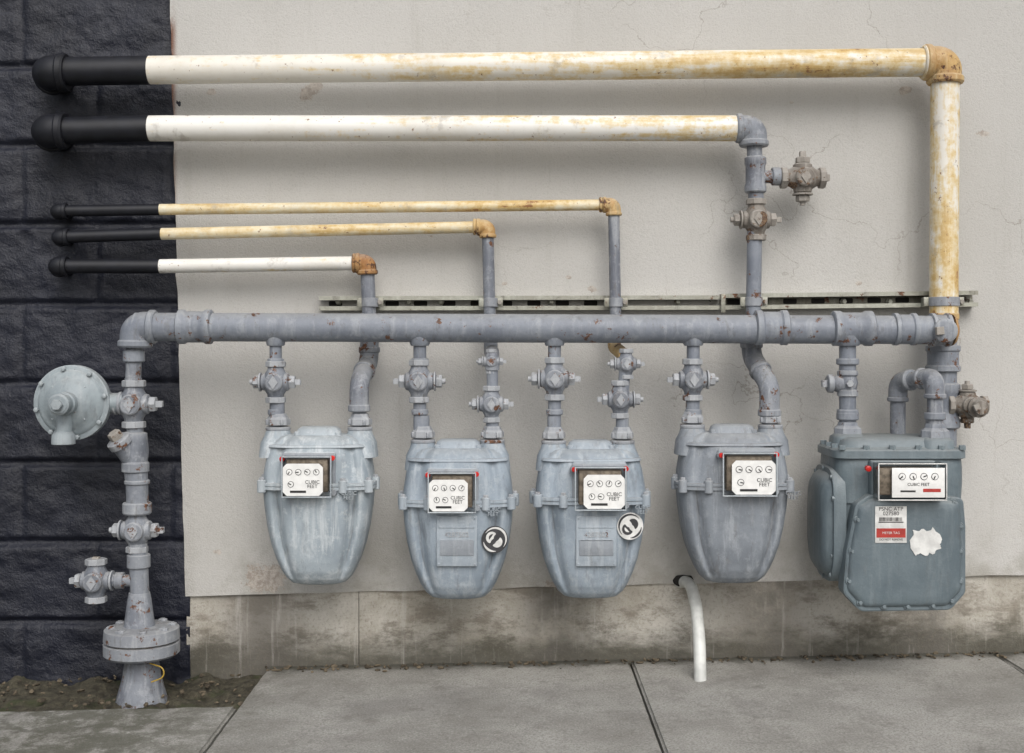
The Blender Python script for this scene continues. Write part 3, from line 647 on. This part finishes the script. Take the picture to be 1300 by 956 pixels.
box('index_tag',Vector((xp+.032,yp-.0003,q.z-.020)),(.042,.0006,.008),'redlabel',0); box('index_tag',Vector((xp-.025,yp-.0003,q.z-.022)),(.036,.0006,.004),'ink',0)
open_cover(q.x,-.318,-.3745,q.z,wx,hx)
for s in(-1,1):
    box('cover_edge',Vector((q.x,-.3745,q.z+s*hx/2)),(wx+.0025,.005,.0025),'sticker',.0006); box('cover_side',Vector((q.x+s*wx/2,-.3745,q.z)),(.0025,.005,hx-.003),'sticker',.0006)
lathe('red_seal',q+Vector((-.095,.03,.028)),-Y,[(0,.007),(.012,.007),(.013,.005)],'red',20)
lb=S(1131,666,-.3435); box('label',lb,(.076,.0012,.088),'sticker',.0003)
box('label_red',lb+Vector((0,-.001,-.020)),(.070,.001,.022),'redlabel',0)
box('label_barcode_rule',lb+Vector((0,-.001,.006)),(.060,.001,.002),'ink',0)
for i in range(18): box('barcode',lb+Vector((-.027+i*.0031,-.001,.013)),(random.choice([.0009,.0014,.002]),.0008,.009),'ink',0)
text('label_text','PSNC ATP\n027580',lb+Vector((0,-.001,.032)),.013,'ink',.0001)
text('label_small','METER TAG',lb+Vector((0,-.0018,-.020)),.008,'sticker',.0001); text('label_small','DO NOT REMOVE',lb+Vector((0,-.0012,-.036)),.007,'ink',.0001)
c=S(1176,688,-.3435); bm=bmesh.new(); rs=[]
pts=[(-20,-8),(-21,2),(-16,9),(-17,15),(-9,14),(-4,17),(1,13),(5,15),(8,19),(12,13),(17,10),(20,3),(17,-3),(19,-8),(13,-10),(9,-16),(4,-14),(-1,-18),(-8,-14),(-14,-17),(-17,-12)]
rr=[]
for i in range(len(pts)):
    a=Vector((pts[i][0],0,pts[i][1])); b_=Vector((pts[(i+1)%len(pts)][0],0,pts[(i+1)%len(pts)][1]))
    for s in(0,.33,.66): p=a.lerp(b_,s); j=noise.noise(p*.9)*1.3; rr.append(Vector((p.x+j,0,p.z-j))*.0019)
for yy in(0,-.0008): rs.append([c+p+Vector((0,yy,0)) for p in rr])
rings(bm,rs); finish('torn_sticker',bm,'sticker',30)
for px in(1076,):
    p=S(px,0,YM); p.z=zt; lathe('swivel_nut',p-Z*.002,Z,[(0,.030),(.002,.036),(.018,.035),(.026,.026),(.034,.025)],'pipe',8,.2,20); collar(p+Z*.047,Z,.028,.02,'pipe')
yo=-.25; p=S(1187,0,yo); p.z=zt
loft('outlet_shoulder',[((p.x,yo,zt-.045),.045,.045,3),((p.x,yo,zt-.01),.042,.042,3),((p.x,yo,zt),.032,.032,2)],mt,60)
lathe('swivel_nut',p-Z*.004,Z,[(0,.030),(.002,.036),(.018,.035),(.026,.026),(.036,.025)],'pipe',8,.2,20)
group('meter_outlet_pipe',S(1165,485,yo))
a=S(1187,555,yo); b1=S(1187,479,yo); c1=S(1140,484,-.125); d1=S(1139,700,-.125)
tube('outlet_pipe',[a,b1,c1,d1,],.0195,'pipe2',.05)
for cc,aa,bb in((b1,a,c1),(c1,b1,d1)): elbow(aa,cc,bb,.024,.05,'pipe2')
pipe('rear_link',S(1139,640,-.125),S(1197,640,-.105),.0195,'pipe'); collar(S(1187,528,yo),Z,.026,.018,'pipe')

# ---------------- conduit ----------------
group('plastic_conduit',S(884,790,-.1))
e_=S(889,866,-.205)
tube('conduit',[S(858,740,.03),S(876,737,-.03),S(884,770,-.10),S(888,815,-.17),Vector((e_.x,-.21,gz(.5)-.03))],.0158,'pvc',.14,24)
bm=bmesh.new(); c=S(868,737,-.003); rs=[]
for t,yy in((1,0),(.8,-.006),(.3,-.008)): rs.append([c+Vector((math.cos(a*.1963)*.028*t*(1+.25*noise.noise(Vector((math.cos(a*.1963)*1.5,math.sin(a*.1963)*1.5,1)))),yy,math.sin(a*.1963)*.018*t*(1+.3*noise.noise(Vector((math.cos(a*.1963)*1.5,math.sin(a*.1963)*1.5,7)))))) for a in range(32)])
rings(bm,rs); finish('sealant',bm,'dark',60)

# ---------------- camera, light ----------------
cam=bpy.data.cameras.new('camera'); co=bpy.data.objects.new('camera',cam); scene.collection.objects.link(co)
co.location=(0,-D,ZC); co.rotation_euler=(math.radians(90),0,0); cam.lens=F/1300*36; cam.sensor_width=36; cam.shift_y=-45/1300; cam.clip_end=1000
scene.camera=co
w=bpy.data.worlds.new('World'); scene.world=w; w.use_nodes=True; n=w.node_tree.nodes; l=w.node_tree.links
sky=n.new('ShaderNodeTexSky'); sky.sky_type='NISHITA'; sky.sun_disc=False; EL=42; AZ=168
sky.sun_elevation=math.radians(EL); sky.sun_rotation=math.radians(AZ); sky.dust_density=4; sky.air_density=1.0
hs=n.new('ShaderNodeHueSaturation'); hs.inputs['Saturation'].default_value=.35
l.new(sky.outputs[0],hs.inputs['Color']); l.new(hs.outputs[0],n['Background'].inputs[0]); n['Background'].inputs[1].default_value=.148
sd=bpy.data.lights.new('sun','SUN'); sd.energy=1.3; sd.angle=math.radians(38); sd.color=(1,.98,.955)
so=bpy.data.objects.new('sun',sd); scene.collection.objects.link(so)
az=math.radians(AZ); el=math.radians(EL); d=Vector((math.sin(az)*math.cos(el),math.cos(az)*math.cos(el),math.sin(el)))
so.rotation_euler=d.to_track_quat('Z','Y').to_euler(); so.location=d*5
scene.view_settings.view_transform='Standard'; scene.view_settings.look='None'; scene.view_settings.exposure=0
